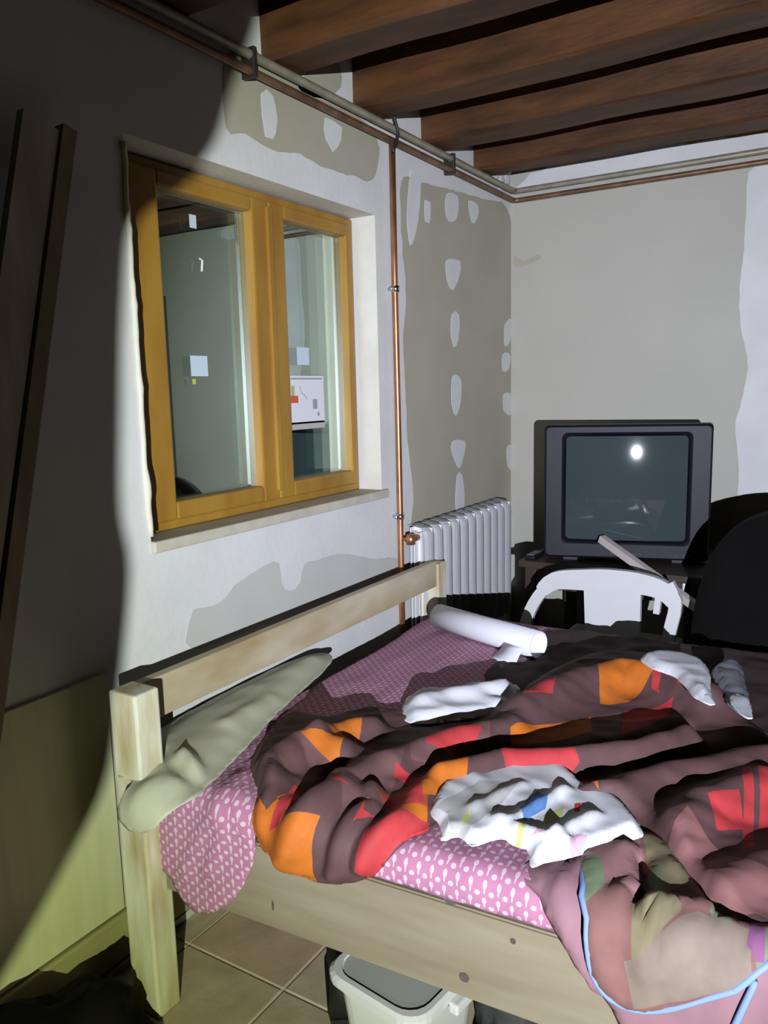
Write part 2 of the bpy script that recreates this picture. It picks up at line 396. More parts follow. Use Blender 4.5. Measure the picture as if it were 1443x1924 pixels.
# ================================================================== WINDOW
win = tag(bpy.data.objects.new('window_1', None), 'two-sash honey wood window with double glazing and stickers', kind='structure'); COL.objects.link(win)
FY = 0.088
def rect_frame(bm, x0, x1, z0, z1, l, r, b, t, y0, y1, bev=0.006):
    box(bm, x0, x0 + l, y0, y1, z0, z1, bev); box(bm, x1 - r, x1, y0, y1, z0, z1, bev)
    box(bm, x0 + l - 0.004, x1 - r + 0.004, y0, y1, z0, z0 + b, bev); box(bm, x0 + l - 0.004, x1 - r + 0.004, y0, y1, z1 - t, z1, bev)
bm = NB(); rect_frame(bm, OX0 + 0.002, OX1 - 0.002, OZ0 + 0.004, OZ1 - 0.004, 0.045, 0.04, 0.035, 0.035, FY + 0.012, FY + 0.075)
obj('window_frame', bm, 'winwood', win)
GY = FY + 0.032
p1l = ony(303, 700, GY).x; p1r = ony(472, 700, GY).x; p2l = ony(532, 700, GY).x; p2r = ony(645, 700, GY).x
pb = 0.5 * (ony(330, 945, GY).z + ony(470, 912, GY).z) + 0.002; pt = 0.5 * (ony(400, 392, GY).z + ony(600, 428, GY).z)
SX = [(OX0 + 0.034, 0.5 * (p1r + p2l) + 0.001), (0.5 * (p1r + p2l) + 0.003, OX1 - 0.028)]
PN = [(p1l - 0.0, p1r), (p2l, p2r)]
for k in range(2):
    x0, x1 = SX[k]; a, b_ = PN[k]
    bm = NB(); rect_frame(bm, x0, x1, OZ0 + 0.03, OZ1 - 0.028, a - x0, x1 - b_, pb - OZ0 - 0.03, OZ1 - 0.028 - pt, FY, FY + 0.062, 0.008)
    s = obj('sash', bm, 'winwood', win)
    # double glazing
    for gy in (GY, GY + 0.018):
        bm = NB(); vv = [bm.verts.new(Vector(c)) for c in ((a - 0.004, gy, pb - 0.004), (b_ + 0.004, gy, pb - 0.004), (b_ + 0.004, gy, pt + 0.004), (a - 0.004, gy, pt + 0.004))]
        bm.faces.new(vv); obj('glass_pane', bm, 'glass', s)
    bm = NB(); rect_frame(bm, a - 0.0035, b_ + 0.0035, pb - 0.0035, pt + 0.0035, 0.008, 0.008, 0.008, 0.008, GY + 0.002, GY + 0.016, 0)
    obj('spacer_bar', bm, 'alu', s)
    # stickers on the room side of the glass
    def stick(px0, py0, px1, py1, m, dy=0.0006, name='sticker'):
        q0 = ony(px0, py0, GY); q1 = ony(px1, py1, GY)
        bm = NB(); box(bm, q0.x, q1.x, GY - dy - 0.0004, GY - dy, q1.z, q0.z); return obj(name, bm, m, s)
    if k == 0:
        stick(357, 668, 391, 707, 'sticker'); stick(361, 712, 368, 722, 'lime', name='lime_mark')  # square sticker and a small lime dash below it
        q = ony(378, 497, GY); bm = NB(); tube(bm, [(q.x - 0.006, GY - 0.001, q.z + 0.016), (q.x + 0.005, GY - 0.001, q.z + 0.012), (q.x, GY - 0.001, q.z - 0.02)], 0.003, 6); obj('pale_mark', bm, 'plaster', s)  # small pale squiggle high on the left pane
        for (cx_, cy_, w_, h_) in ((362, 416, 7, 28),):
            stick(cx_ - w_, cy_ - h_ / 2, cx_ + w_, cy_ + h_ / 2, 'sticker', name='pale_mark')
    else:
        stick(557, 652, 581, 686, 'sticker')
        stick(540, 706, 610, 793, 'energy', name='energy_label'); 
        stick(546, 725, 553, 744, 'green', 0.0012, 'label_print'); stick(546, 744, 560, 757, 'red', 0.0012, 'label_print')
        stick(587, 750, 596, 768, 'inkgrey', 0.0012, 'label_print'); stick(545, 710, 604, 713, 'inkgrey', 0.0012, 'label_print')
        stick(596, 774, 600, 781, 'inkgrey', 0.0012, 'label_print')
        ps = [ony(a_, c_, GY) for a_, c_ in ((562, 725), (566, 738), (572, 743), (577, 750))]
        bm = NB(); tube(bm, [(p.x, GY - 0.0014, p.z) for p in ps], 0.0018, 6); obj('label_print', bm, 'inkgrey', s)
        stick(540, 795, 610, 803, 'tublid', name='label_edge')
# centre cover strip and handle
xm = 0.5 * (p1r + p2l)
bm = NB(); box(bm, xm - 0.016, xm + 0.012, FY - 0.010, FY + 0.004, OZ0 + 0.06, OZ1 - 0.05, 0.004); obj('cover_strip', bm, 'winwood', win)
# reveals, sill
bm = NB(); box(bm, OX1 - 0.001, OX1 + 0.0, 0.0, FY, OZ0, OZ1); box(bm, OX0, OX1, 0.0, FY, OZ1 - 0.001, OZ1 + 0.0)
obj('reveal_lining', bm, 'reveal', win)
bm = NB(); box(bm, OX0 - 0.002, OX1 + 0.03, -0.016, FY + 0.01, OZ0 - 0.026, OZ0 + 0.006, 0.005); obj('window_sill', bm, 'sill', win)
# crumbling foam bead along the hinge side of the opening
bm = NB()
pts = []
for i in range(44):
    z = OZ0 + 0.02 + i * 0.0228
    pts.append((OX0 - 0.004 + 0.010 * noise.noise(Vector((z * 11, 3, 0))), -0.002, z))
tube(bm, pts, [0.007 + 0.006 * abs(noise.noise(Vector((i * 0.9, 5, 1)))) for i in range(44)], 8)
obj('filler_bead', bm, 'reveal', win, True)

# ================================================================== PIPES
def pipe_pts(z, off): return [(-6.1, -off, z), (-2.0, -off, z), (-off - 0.03, -off, z), (-off - 0.01, -off - 0.003, z), (-off - 0.003, -off - 0.01, z), (-off, -off - 0.03, z), (-off, -1.50, z), (-off, -1.53, z + 0.01), (-off, -1.54, z + 0.04), (-off, -1.54, 2.655)]
bm = NB(); tube(bm, pipe_pts(2.432, 0.032), 0.0135)
pa = tag(obj('heating_pipe', bm, 'pipegrey', None, True), 'upper greyish painted heating pipe running along both walls under the beams', 'pipe', 'heating pipes under the beams')
bm = NB(); tube(bm, pipe_pts(2.388, 0.032), 0.012)
M['copperdull'] = mat('tarnished_copper', (0.30, 0.17, 0.10), 0.45, metal=0.6, var=0.5, vscale=15)
pb_ = tag(obj('heating_pipe', bm, 'copperdull', None, True), 'lower copper heating pipe running along both walls under the beams', 'pipe', 'heating pipes under the beams')
for xx in (-1.98, -0.72):
    bm = NB(); box(bm, xx - 0.008, xx + 0.008, -0.05, 0.0, 2.37, 2.452, 0.003); obj('pipe_clip', bm, 'darkcable', pa)
# riser
xr = ony(745, 640, -0.03).x
bm = NB(); tube(bm, [(xr - 0.005, -0.032, 2.385), (xr - 0.003, -0.03, 1.9), (xr, -0.03, 1.4), (xr, -0.03, 0.80), (xr, -0.03, 0.30)], 0.0115)
pr_ = tag(obj('copper_riser', bm, 'copper', None, True), 'vertical copper pipe between window and radiator', 'pipe')
for zz in (ony(738, 542, -0.03).z, ony(753, 970, -0.03).z):
    bm = NB(); tube(bm, [(xr, -0.03, zz - 0.011), (xr, -0.03, zz + 0.011)], 0.0155, 16); box(bm, xr - 0.036, xr - 0.012, -0.036, -0.024, zz - 0.008, zz + 0.008, 0.003); box(bm, xr - 0.008, xr + 0.008, -0.026, 0, zz - 0.006, zz + 0.006)
    obj('pipe_clip', bm, 'steel', pr_, True)
# black cable hooking over the pipes
c0 = [ony(a, b, -0.05) for a, b in ((738, 205), (742, 225), (748, 250), (745, 268), (738, 285))]
bm = NB(); tube(bm, spline([(p.x, p.y, p.z) for p in c0], 0.02, False), 0.006, 8)
tag(obj('cable', bm, 'darkcable', None, True), 'short black cable hooked from a beam over the heating pipes', 'cable')

# ================================================================== RADIATOR
rad = thing('radiator', 'white ribbed aluminium radiator on the wall by the corner', 'radiator', (-0.7, -0.08, 0.36))
NR = 11; RW = 0.080; x0 = -1.135
def radiator_section():
    bm = NB()
    # front plate, curling back over the top
    w = 0.036
    prof = [(-0.118, 0.375), (-0.122, 0.39), (-0.122, 0.895), (-0.117, 0.918), (-0.104, 0.932), (-0.06, 0.940), (-0.035, 0.936)]
    for (wx, inset) in ((w, 0.0),):
        A = [[bm.verts.new((sx * (wx - (0.006 if i in (0, 6) else 0)), y, z)) for sx in (-1, -0.75, -0.4, 0, 0.4, 0.75, 1)] for i, (y, z) in enumerate(prof)]
        for r in A:
            for k_, dy_ in enumerate((0.022, 0.010, 0.003, 0, 0.003, 0.010, 0.022)): r[k_].co.y += dy_
        for i in range(len(prof) - 1):
            for k in range(6): bm.faces.new((A[i][k], A[i][k + 1], A[i + 1][k + 1], A[i + 1][k]))
    bmesh.ops.solidify(bm, geom=list(bm.faces), thickness=0.004)
    box(bm, -0.003, 0.003, -0.118, -0.035, 0.385, 0.930)           # web
    box(bm, -0.034, 0.034, -0.088, -0.084, 0.40, 0.915)            # middle fins
    box(bm, -0.034, 0.034, -0.055, -0.051, 0.40, 0.915)
    box(bm, -0.030, 0.030, -0.036, -0.032, 0.385, 0.93)
    for z in (0.405, 0.895): tube(bm, [(-0.04, -0.072, z), (0.04, -0.072, z)], 0.017, 12)
    me = bpy.data.meshes.new('section'); bmesh.ops.recalc_face_normals(bm, faces=bm.faces); bm.to_mesh(me); bm.free(); me.materials.append(M['radiator']); return me
sec = radiator_section()
for k in range(NR):
    o = bpy.data.objects.new('section', sec); COL.objects.link(o); o.parent = rad
    o.location = Vector((x0 + RW * (k + 0.5), 0, 0)) - rad.location
bm = NB(); tube(bm, [(x0 - 0.055, -0.072, 0.895), (x0, -0.072, 0.895)], 0.014); tube(bm, [(x0 - 0.055, -0.072, 0.875), (x0 - 0.055, -0.072, 0.915)], 0.018, 14); obj('valve', bm, 'copper', rad, True)
bm = NB(); tube(bm, [(x0 - 0.055, -0.072, 0.895), (x0 - 0.055, -0.05, 0.895), (xr + 0.01, -0.035, 0.895)], 0.008); obj('feed_pipe', bm, 'copper', rad, True)
for xx in (x0 + 0.16, x0 + 0.72):
    bm = NB(); box(bm, xx - 0.01, xx + 0.01, -0.05, -0.001, 0.87, 0.89); obj('bracket', bm, 'steel', rad)

# ================================================================== BED
EA, EB = -2.634, -0.062          # side rail line  x = EA + EB * (y + 0.2)
def xe(y): return EA + EB * (y + 0.2)
BT = 0.585                        # top of the mattress
bed = thing('bed', 'homemade pale pine bed frame with tall corner posts and low headboard', 'bed', (-1.85, -1.1, 0))
PX, PY = -2.683, -0.185
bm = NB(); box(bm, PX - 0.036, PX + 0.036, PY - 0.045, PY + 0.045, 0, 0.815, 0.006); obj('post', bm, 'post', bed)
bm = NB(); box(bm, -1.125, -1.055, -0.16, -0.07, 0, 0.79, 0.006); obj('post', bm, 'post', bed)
bm = NB(); box(bm, PX + 0.03, -1.12, -0.150, -0.118, 0.697, 0.802, 0.004); obj('headboard', bm, 'headboard', bed)
bm = NB(); box(bm, PX + 0.03, -1.12, -0.150, -0.118, 0.31, 0.45, 0.004); obj('head_rail', bm, 'pine', bed)
YF = -2.15
def rail(xo, name):
    bm = NB(); v = []
    for (yy) in (PY - 0.04, YF):
        for dx_, z in ((-0.034, 0.312), (0, 0.312), (0, 0.505), (-0.034, 0.505)):
            v.append(bm.verts.new((xe(yy) + dx_ + xo, yy, z)))
    for k in range(4): bm.faces.new((v[k], v[(k + 1) % 4], v[4 + (k + 1) % 4], v[4 + k]))
    bm.faces.new(v[:4][::-1]); bm.faces.new(v[4:])
    bmesh.ops.bevel(bm, geom=list(bm.edges), offset=0.004, segments=2, affect='EDGES')
    return obj('side_rail', bm, 'pine', bed)
rail(0, 'near'); rail(1.54, 'far')
bm = NB(); box(bm, xe(YF) - 0.03, xe(YF) + 1.54, YF - 0.035, YF, 0.312, 0.505, 0.004); obj('foot_rail', bm, 'pine', bed)
for xo in (0.0, 1.51):
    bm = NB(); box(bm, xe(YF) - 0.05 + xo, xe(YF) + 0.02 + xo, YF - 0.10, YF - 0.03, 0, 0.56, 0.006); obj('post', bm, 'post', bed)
for k in range(12):
    yy = -0.30 - k * 0.155
    bm = NB(); box(bm, xe(yy) + 0.002, xe(yy) + 1.505, yy - 0.045, yy + 0.045, 0.40, 0.42, 0.002, 1); obj('slat', bm, 'pine', bed)
# knots in the near side rail
M['knot'] = mat('pine_knot', (0.13, 0.105, 0.095), 0.7, var=0.3, vscale=60)
for (kx, ky, rw, rh) in ((872, 1836, 0.011, 0.010), (964, 1768, 0.006, 0.006), (846, 1692, 0.014, 0.008), (512, 1702, 0.003, 0.012)):
    yk = onx(kx, ky, -2.62).y; q_ = onx(kx, ky, xe(yk) - 0.034); bm = NB()
    prism(bm, [(q_.y + rw * math.cos(t_ * 0.628), q_.z + rh * math.sin(t_ * 0.628)) for t_ in range(10)], 'x', xe(q_.y) - 0.033, xe(q_.y) - 0.0352)
    obj('knot', bm, 'knot', bed)
# mattress
bm = NB()
v = []
NM = 6
box(bm, 0.006, 1.495, YF + 0.02, -0.165, 0.421, BT - 0.004, 0.045, 4)
for vv in bm.verts: vv.co.x += xe(vv.co.y)
tag(obj('mattress', bm, 'mattress', None, True), 'thick double mattress inside the pine bed frame', 'mattress')

# ------------------------------------------------------------------ cloth on the bed, in unrolled bed coordinates (u across, v along)
RR = 0.030
def unroll(px, py, zt, side=0.036):
    p = onz(px, py, zt); u = p.x - xe(p.y)
    if u >= -side: return Vector((u, p.y))
    v = ray(px, py)                      # plane x - EB*y = const, a little outside the rail
    c = EA + EB * 0.2 - side - 0.012
    t = (c - (CAM.x - EB * CAM.y)) / (v.x - EB * v.y)
    p = CAM + v * t
    return Vector((p.z - BT + 2 * RR - RR * math.pi / 2 - side, p.y))
def roll(u, v, h, zt, side=0.036):
    """bed surface point at unrolled (u, v), lifted by h along the surface normal"""
    us = u + side
    if us >= RR: return Vector((xe(v) + u, v, zt + h))
    c = Vector((xe(v) - side + RR, v, zt - RR))
    L = RR * math.pi / 2
    if us > RR - L:
        a = (RR - us) / RR
        return c + Vector((-math.sin(a), 0, math.cos(a))) * (RR + h)
    return c + Vector((-(RR + h), 0, (us - (RR - L))))
def seg_d(p, a, b):
    ab = b - a; t = max(0, min(1, (p - a).dot(ab) / max(1e-9, ab.length_squared))); return (p - a - ab * t).length
def inpoly(p, poly):
    c = False; n = len(poly); j = n - 1
    for i in range(n):
        a = poly[i]; b = poly[j]
        if (a[1] > p[1]) != (b[1] > p[1]) and p[0] < (b[0] - a[0]) * (p[1] - a[1]) / (b[1] - a[1]) + a[0]: c = not c
        j = i
    return c
def cloth(name, px, zp, m, label, cat, base=0.0, zt=BT, ridges=(), res=0.014, wr=0.006, wscale=(14, 5), wdir=0.0, edge_in=0.02, edge_h=0.004, colours=None,
          defcol=(1, 1, 1), thick=0.003, uvpts=None, seed=0, side=0.036, jit=0.004, dome=0.0, parent=None, group=None, zpo=None):
    out = uvpts if uvpts else [unroll(a, b, zpo or zp, side) for a, b in px]
    out = spline([Vector(p) for p in out], res * 1.2, True, jit, seed)
    rl = []
    for r in ridges:
        pts = [unroll(a, b, r.get('z', zp), side) for a, b in r['px']]; rl.append((pts, r['a'], r['w'], r.get('sharp', 1.0)))
    us = [p.x for p in out]; vs_ = [p.y for p in out]
    pts = [Vector((p.x, p.y)) for p in out]; nb = len(pts)
    y = min(vs_); row = 0
    seg = [(out[i], out[(i + 1) % nb]) for i in range(nb)]
    while y < max(vs_):
        x = min(us) + (res / 2 if row % 2 else 0)
        while x < max(us):
            p = Vector((x + random.uniform(-.15, .15) * res, y + random.uniform(-.15, .15) * res))
            if inpoly(p, out): pts.append(p)
            x += res
        y += res * 0.866; row += 1
    ngrid = len(pts)
    cp = []; edges = [(i, (i + 1) % nb) for i in range(nb)]
    if colours:
        for poly, c in colours:
            q = [unroll(a, b, zp, side) for a, b in poly]; cp.append((q, c))
            dens = []
            for i in range(len(q)):
                a, b = q[i], q[(i + 1) % len(q)]; m_ = max(1, int((b - a).length / (res * 1.2)))
                dens += [a.lerp(b, k / m_) for k in range(m_)]
            ok = [inpoly(p, out) for p in dens]; idx = []
            for p, o_ in zip(dens, ok):
                idx.append(len(pts) if o_ else None)
                if o_: pts.append(p)
            for i in range(len(dens)):
                i0, i1 = idx[i], idx[(i + 1) % len(dens)]
                if i0 is not None and i1 is not None: edges.append((i0, i1))
    # drop grid points that sit almost on a colour border
    cell = {}
    for p in pts[ngrid:]: cell.setdefault((int(p.x / res), int(p.y / res)), []).append(p)
    keep = []; remap = {}
    for i, p in enumerate(pts):
        if nb <= i < ngrid and cell:
            cx_, cy_ = int(p.x / res), int(p.y / res)
            if any((q - p).length < res * 0.55 for a in (-1, 0, 1) for b in (-1, 0, 1) for q in cell.get((cx_ + a, cy_ + b), ())): continue
        remap[i] = len(keep); keep.append(p)
    edges = [(remap[a], remap[b]) for a, b in edges]
    V, E_, F, *_ = delaunay_2d_cdt(keep, edges, [list(range(nb))], 1, res * 0.22)
    co = []
    ca, sa = math.cos(wdir), math.sin(wdir)
    sub = out[::2]; ns = len(sub)
    for p in V:
        d = min(seg_d(p, sub[i], sub[(i + 1) % ns]) for i in range(ns)) if edge_in > 0 else 1
        e = min(1.0, d / edge_in) if edge_in > 0 else 1.0
        e = e * e * (3 - 2 * e)
        h = base + dome * math.sqrt(max(0, min(1, d / 0.12)))
        for rp, a, w, sh in rl:
            dd = min(seg_d(p, rp[i], rp[i + 1]) for i in range(len(rp) - 1))
            h += a * math.exp(-(dd / w) ** 2)
        q = Vector(((p.x * ca + p.y * sa) * wscale[0], (-p.x * sa + p.y * ca) * wscale[1], seed * 3.3))
        n1 = noise.noise(q); n2 = noise.noise(q * 2.3 + Vector((7, 1, 2)))
        h += wr * ((1 - abs(n1) * 2.2) * 0.7 + n2 * 0.6)
        h = edge_h + (max(h, 0.002) - edge_h) * e + edge_h * 0.0
        co.append(roll(p.x, p.y, max(h, 0.0015), zt, side))
    me = bpy.data.meshes.new(name)
    me.from_pydata([tuple(c) for c in co], [], [tuple(f) for f in F])
    uvl = me.uv_layers.new(name='UVMap')
    for lp in me.loops: uvl.data[lp.index].uv = (V[lp.vertex_index].x, V[lp.vertex_index].y)
    if colours or defcol != (1, 1, 1):
        ca_ = me.color_attributes.new('Col', 'FLOAT_COLOR', 'CORNER')
        for pg in me.polygons:
            ct = Vector((0, 0))
            for vi in pg.vertices: ct += V[vi]
            ct /= len(pg.vertices); c = defcol
            for poly, cc in cp:
                if inpoly(ct, poly): c = cc
            for li in pg.loop_indices: ca_.data[li].color = (*c, 1)
    o = link(name, me, m, parent, True)
    md = o.modifiers.new('thickness', 'SOLIDIFY'); md.thickness = thick; md.offset = 1.0
    if label: tag(o, label, cat, group)
    return o

# pink sheet: covers the mattress, hangs over the head corner
flap = [unroll(a, b, BT) for a, b in ((480, 1560), (478, 1600), (462, 1650), (432, 1695), (385, 1720), (345, 1700), (318, 1655), (282, 1615), (246, 1588), (222, 1560), (228, 1535), (262, 1545), (310, 1500))]
sheet_pts = [Vector((1.49, -0.19)), Vector((1.49, -0.6)), Vector((1.49, -1.2)), Vector((1.49, -1.9)), Vector((1.0, -2.1)), Vector((0.4, -2.1)), Vector((-0.085, -2.0)), Vector((-0.088, -1.5)),
             Vector((-0.088, -1.0)), Vector((-0.088, -0.72)), Vector((-0.095, -0.62))] + flap + [Vector((0.02, -0.20)), Vector((0.5, -0.19)), Vector((1.0, -0.19))]
cloth('bed_sheet', None, BT, 'sheet', 'pink sheet printed with small white motifs hanging over the bed corner', 'bed sheet', base=0.006, uvpts=sheet_pts, res=0.020, wr=0.004, wscale=(3, 9), seed=3,
      ridges=[dict(px=[(640, 1215), (560, 1290), (480, 1370)], a=0.012, w=0.015), dict(px=[(450, 1470), (420, 1560), (390, 1640)], a=0.014, w=0.016), dict(px=[(400, 1530), (370, 1580), (345, 1640)], a=0.012, w=0.016),
              dict(px=[(700, 1190), (640, 1240)], a=0.012, w=0.012), dict(px=[(480, 1440), (455, 1560)], a=0.012, w=0.014)], edge_in=0.015)
# pillow / bolster in cream cotton
cloth('pillow', [(292, 1372), (330, 1345), (400, 1308), (470, 1272), (560, 1232), (612, 1222), (622, 1240), (570, 1290), (520, 1335), (470, 1390), (420, 1440), (375, 1485), (335, 1525), (300, 1552), (262, 1560), (232, 1535), (222, 1490), (222, 1450), (252, 1415)], 0.66,
      'pillow', 'long cream cotton pillow lying against the headboard', 'pillow', base=0.030, dome=0.02, wr=0.004, wscale=(5, 9), seed=8, edge_in=0.07, edge_h=0.024, side=0.12, zpo=0.62, thick=0.002,
      ridges=[dict(px=[(300, 1390), (340, 1430), (350, 1500)], a=-0.010, w=0.018), dict(px=[(345, 1400), (380, 1430)], a=0.02, w=0.015), dict(px=[(430, 1340), (520, 1290)], a=0.012, w=0.03)])

# darker brown cloth added as the shaded far part of the duvet
cloth('shaded_duvet', None, 0.61, 'brownfab',
      'darker brown cloth standing in for the shaded far part of the duvet', 'shaded_duvet', base=0.012, wr=0.010, wscale=(6, 9), seed=12, res=0.02,
      uvpts=[unroll(905, 1262, 0.61), unroll(960, 1215, 0.61), Vector((1.30, -0.60)), Vector((1.475, -0.70)), Vector((1.475, -1.3)), Vector((1.475, -2.0)), Vector((0.9, -2.03)), Vector((0.75, -1.4)), Vector((0.72, -1.0)), Vector((0.78, -0.75))])

BR = (0.115, 0.054, 0.054); OR = (0.62, 0.165, 0.012); RD = (0.55, 0.045, 0.05); CO = (0.28, 0.125, 0.115); BRL = (0.17, 0.082, 0.078); MX = (0.42, 0.09, 0.03)
duv_cols = [
    ([(490, 1400), (560, 1375), (640, 1405), (590, 1470), (500, 1480)], BRL), ([(640, 1420), (760, 1400), (720, 1480), (640, 1500)], BRL),
    ([(1240, 1570), (1290, 1520), (1340, 1555), (1390, 1590), (1460, 1615), (1600, 1700), (1600, 1850), (1410, 1760), (1300, 1670)], CO),
    ([(700, 1470), (800, 1430), (800, 1500), (700, 1540)], MX), ([(770, 1360), (920, 1340), (920, 1400), (770, 1410)], BRL),
    ([(606, 1352), (690, 1332), (672, 1365), (655, 1388), (605, 1376)], OR), ([(565, 1384), (645, 1390), (630, 1412), (600, 1400)], OR),
    ([(445, 1500), (512, 1468), (527, 1500), (506, 1530), (555, 1558), (602, 1565), (600, 1670), (540, 1640), (480, 1590)], OR), ([(505, 1490), (530, 1500), (545, 1560), (520, 1560)], RD),
    ([(800, 1440), (882, 1422), (872, 1450), (790, 1478), (782, 1460)], OR), ([(1120, 1232), (1170, 1210), (1228, 1225), (1228, 1272), (1180, 1292), (1126, 1298)], OR), ([(1084, 1240), (1108, 1232), (1102, 1268), (1086, 1268)], OR),
    ([(958, 1358), (1010, 1342), (1112, 1318), (1112, 1345), (1000, 1366), (958, 1384)], OR), ([(1040, 1425), (1128, 1442), (1124, 1472), (1060, 1445)], OR), ([(742, 1500), (800, 1488), (798, 1512), (744, 1524)], OR),
    ([(556, 1475), (580, 1455), (616, 1450), (606, 1512), (552, 1516)], RD), ([(800, 1372), (880, 1350), (906, 1366), (862, 1392), (800, 1392)], RD), ([(980, 1312), (1020, 1285), (1052, 1278), (1036, 1310), (984, 1322)], RD),
    ([(1174, 1305), (1268, 1298), (1258, 1317), (1168, 1348)], RD), ([(1268, 1268), (1308, 1278), (1328, 1304), (1274, 1292)], RD), ([(1228, 1262), (1245, 1262), (1240, 1290), (1226, 1282)], RD),
    ([(935, 1408), (1060, 1398), (1088, 1420), (1052, 1436), (948, 1426)], RD), ([(742, 1418), (802, 1434), (792, 1450), (738, 1432)], RD), ([(714, 1470), (792, 1458), (792, 1488), (728, 1508)], RD),
    ([(690, 1590), (760, 1548), (800, 1536), (800, 1575), (740, 1605), (695, 1650)], RD), ([(1328, 1492), (1386, 1478), (1400, 1520), (1345, 1532)], RD), ([(1394, 1440), (1412, 1434), (1420, 1562), (1398, 1566)], RD),
    ([(1424, 1430), (1470, 1415), (1500, 1500), (1428, 1520)], RD), ([(1180, 1508), (1218, 1520), (1212, 1548), (1178, 1532)], RD), ([(1110, 1318), (1170, 1308), (1166, 1345), (1112, 1345)], BRL), ([(650, 1520), (680, 1500), (690, 1560), (660, 1580)], RD)]
duv_ridges = [
    dict(px=[(465, 1500), (500, 1425), (560, 1385), (640, 1392)], a=0.055, w=0.045), dict(px=[(600, 1378), (650, 1355), (700, 1345)], a=0.045, w=0.03),
    dict(px=[(560, 1600), (590, 1500), (640, 1440), (760, 1400), (860, 1368), (960, 1350)], a=0.045, w=0.045), dict(px=[(700, 1620), (740, 1520), (800, 1460)], a=0.035, w=0.03),
    dict(px=[(640, 1640), (660, 1540), (700, 1460)], a=0.03, w=0.02), dict(px=[(980, 1322), (1090, 1275), (1170, 1255), (1260, 1275), (1330, 1305)], a=0.075, w=0.06),
    dict(px=[(830, 1440), (950, 1415), (1080, 1412), (1200, 1400), (1290, 1368)], a=0.055, w=0.035), dict(px=[(1120, 1475), (1230, 1440), (1330, 1425), (1443, 1400)], a=0.045, w=0.05),
    dict(px=[(1240, 1560), (1320, 1490), (1443, 1450)], a=0.05, w=0.05), dict(px=[(880, 1392), (1000, 1385), (1150, 1372), (1280, 1340)], a=-0.05, w=0.03), dict(px=[(640, 1408), (590, 1445), (548, 1530)], a=-0.04, w=0.018),
    dict(px=[(1340, 1640), (1443, 1580), (1560, 1560)], a=0.03, w=0.05), dict(px=[(1200, 1425), (1330, 1385), (1443, 1360)], a=-0.03, w=0.025)]
cloth('duvet', [(458, 1500), (470, 1435), (500, 1385), (548, 1335), (612, 1342), (692, 1326), (760, 1332), (810, 1330), (900, 1326), (965, 1312), (1000, 1278), (1060, 1245), (1130, 1222), (1230, 1226), (1295, 1252), (1345, 1300), (1443, 1375), (1600, 1470), (1620, 1800),
                (1443, 1765), (1405, 1748), (1330, 1690), (1270, 1620), (1235, 1572), (1180, 1530), (1080, 1520), (950, 1520), (850, 1530), (790, 1560), (755, 1592), (700, 1642), (650, 1655), (595, 1650), (545, 1625), (500, 1592), (478, 1545)], 0.66,
      'duvet', 'rumpled brown duvet with red and orange check squares thrown across the bed', 'duvet', base=0.022, ridges=duv_ridges, res=0.0075, wr=0.008, wscale=(13, 6), wdir=0.5, seed=21, zpo=0.612, colours=duv_cols, defcol=BR, edge_in=0.03, edge_h=0.016, thick=0.006)

# white printed cloth on top
W_ = (0.74, 0.75, 0.78); BL = (0.13, 0.28, 0.62); LM = (0.60, 0.66, 0.22); LB = (0.42, 0.58, 0.80); PK = (0.70, 0.45, 0.55); GR = (0.52, 0.52, 0.50)
cloth('printed_cloth', [(790, 1568), (808, 1510), (826, 1465), (880, 1430), (935, 1424), (985, 1428), (1010, 1432), (1062, 1430), (1092, 1458), (1120, 1480), (1160, 1486), (1208, 1545), (1185, 1562), (1085, 1590), (1005, 1606), (965, 1628), (935, 1615), (905, 1596), (888, 1572), (862, 1556), (830, 1560)], 0.69,
      'whitecloth', 'crumpled white cloth printed with blue and green spots on the duvet', 'cloth', base=0.055, res=0.009, wr=0.005, wscale=(6, 15), wdir=0.95, seed=31, defcol=W_, edge_in=0.02, edge_h=0.035, zpo=0.64, thick=0.002,
      colours=[([(800, 1560), (820, 1470), (900, 1430), (985, 1428), (930, 1480), (850, 1530)], GR), ([(975, 1480), (1010, 1445), (1030, 1460), (1025, 1480), (985, 1500)], BL), ([(1020, 1490), (1060, 1475), (1055, 1495), (1025, 1508)], LM), ([(1070, 1530), (1105, 1525), (1095, 1545), (1065, 1555)], LB),
               ([(930, 1555), (960, 1550), (950, 1570), (935, 1575)], LM), ([(1030, 1580), (1060, 1575), (1060, 1590), (1035, 1592)], PK), ([(1080, 1470), (1092, 1468), (1090, 1485), (1080, 1485)], RD), ([(870, 1490), (885, 1480), (880, 1500), (868, 1505)], LM), ([(1000, 1530), (1030, 1515), (1025, 1530)], PK)],
      ridges=[dict(px=[(830, 1530), (900, 1470), (980, 1435)], a=0.008, w=0.014), dict(px=[(890, 1560), (960, 1500), (1060, 1445)], a=0.012, w=0.014), dict(px=[(930, 1590), (1030, 1530), (1120, 1490)], a=0.012, w=0.014), dict(px=[(1010, 1600), (1100, 1560), (1190, 1530)], a=0.012, w=0.014)])

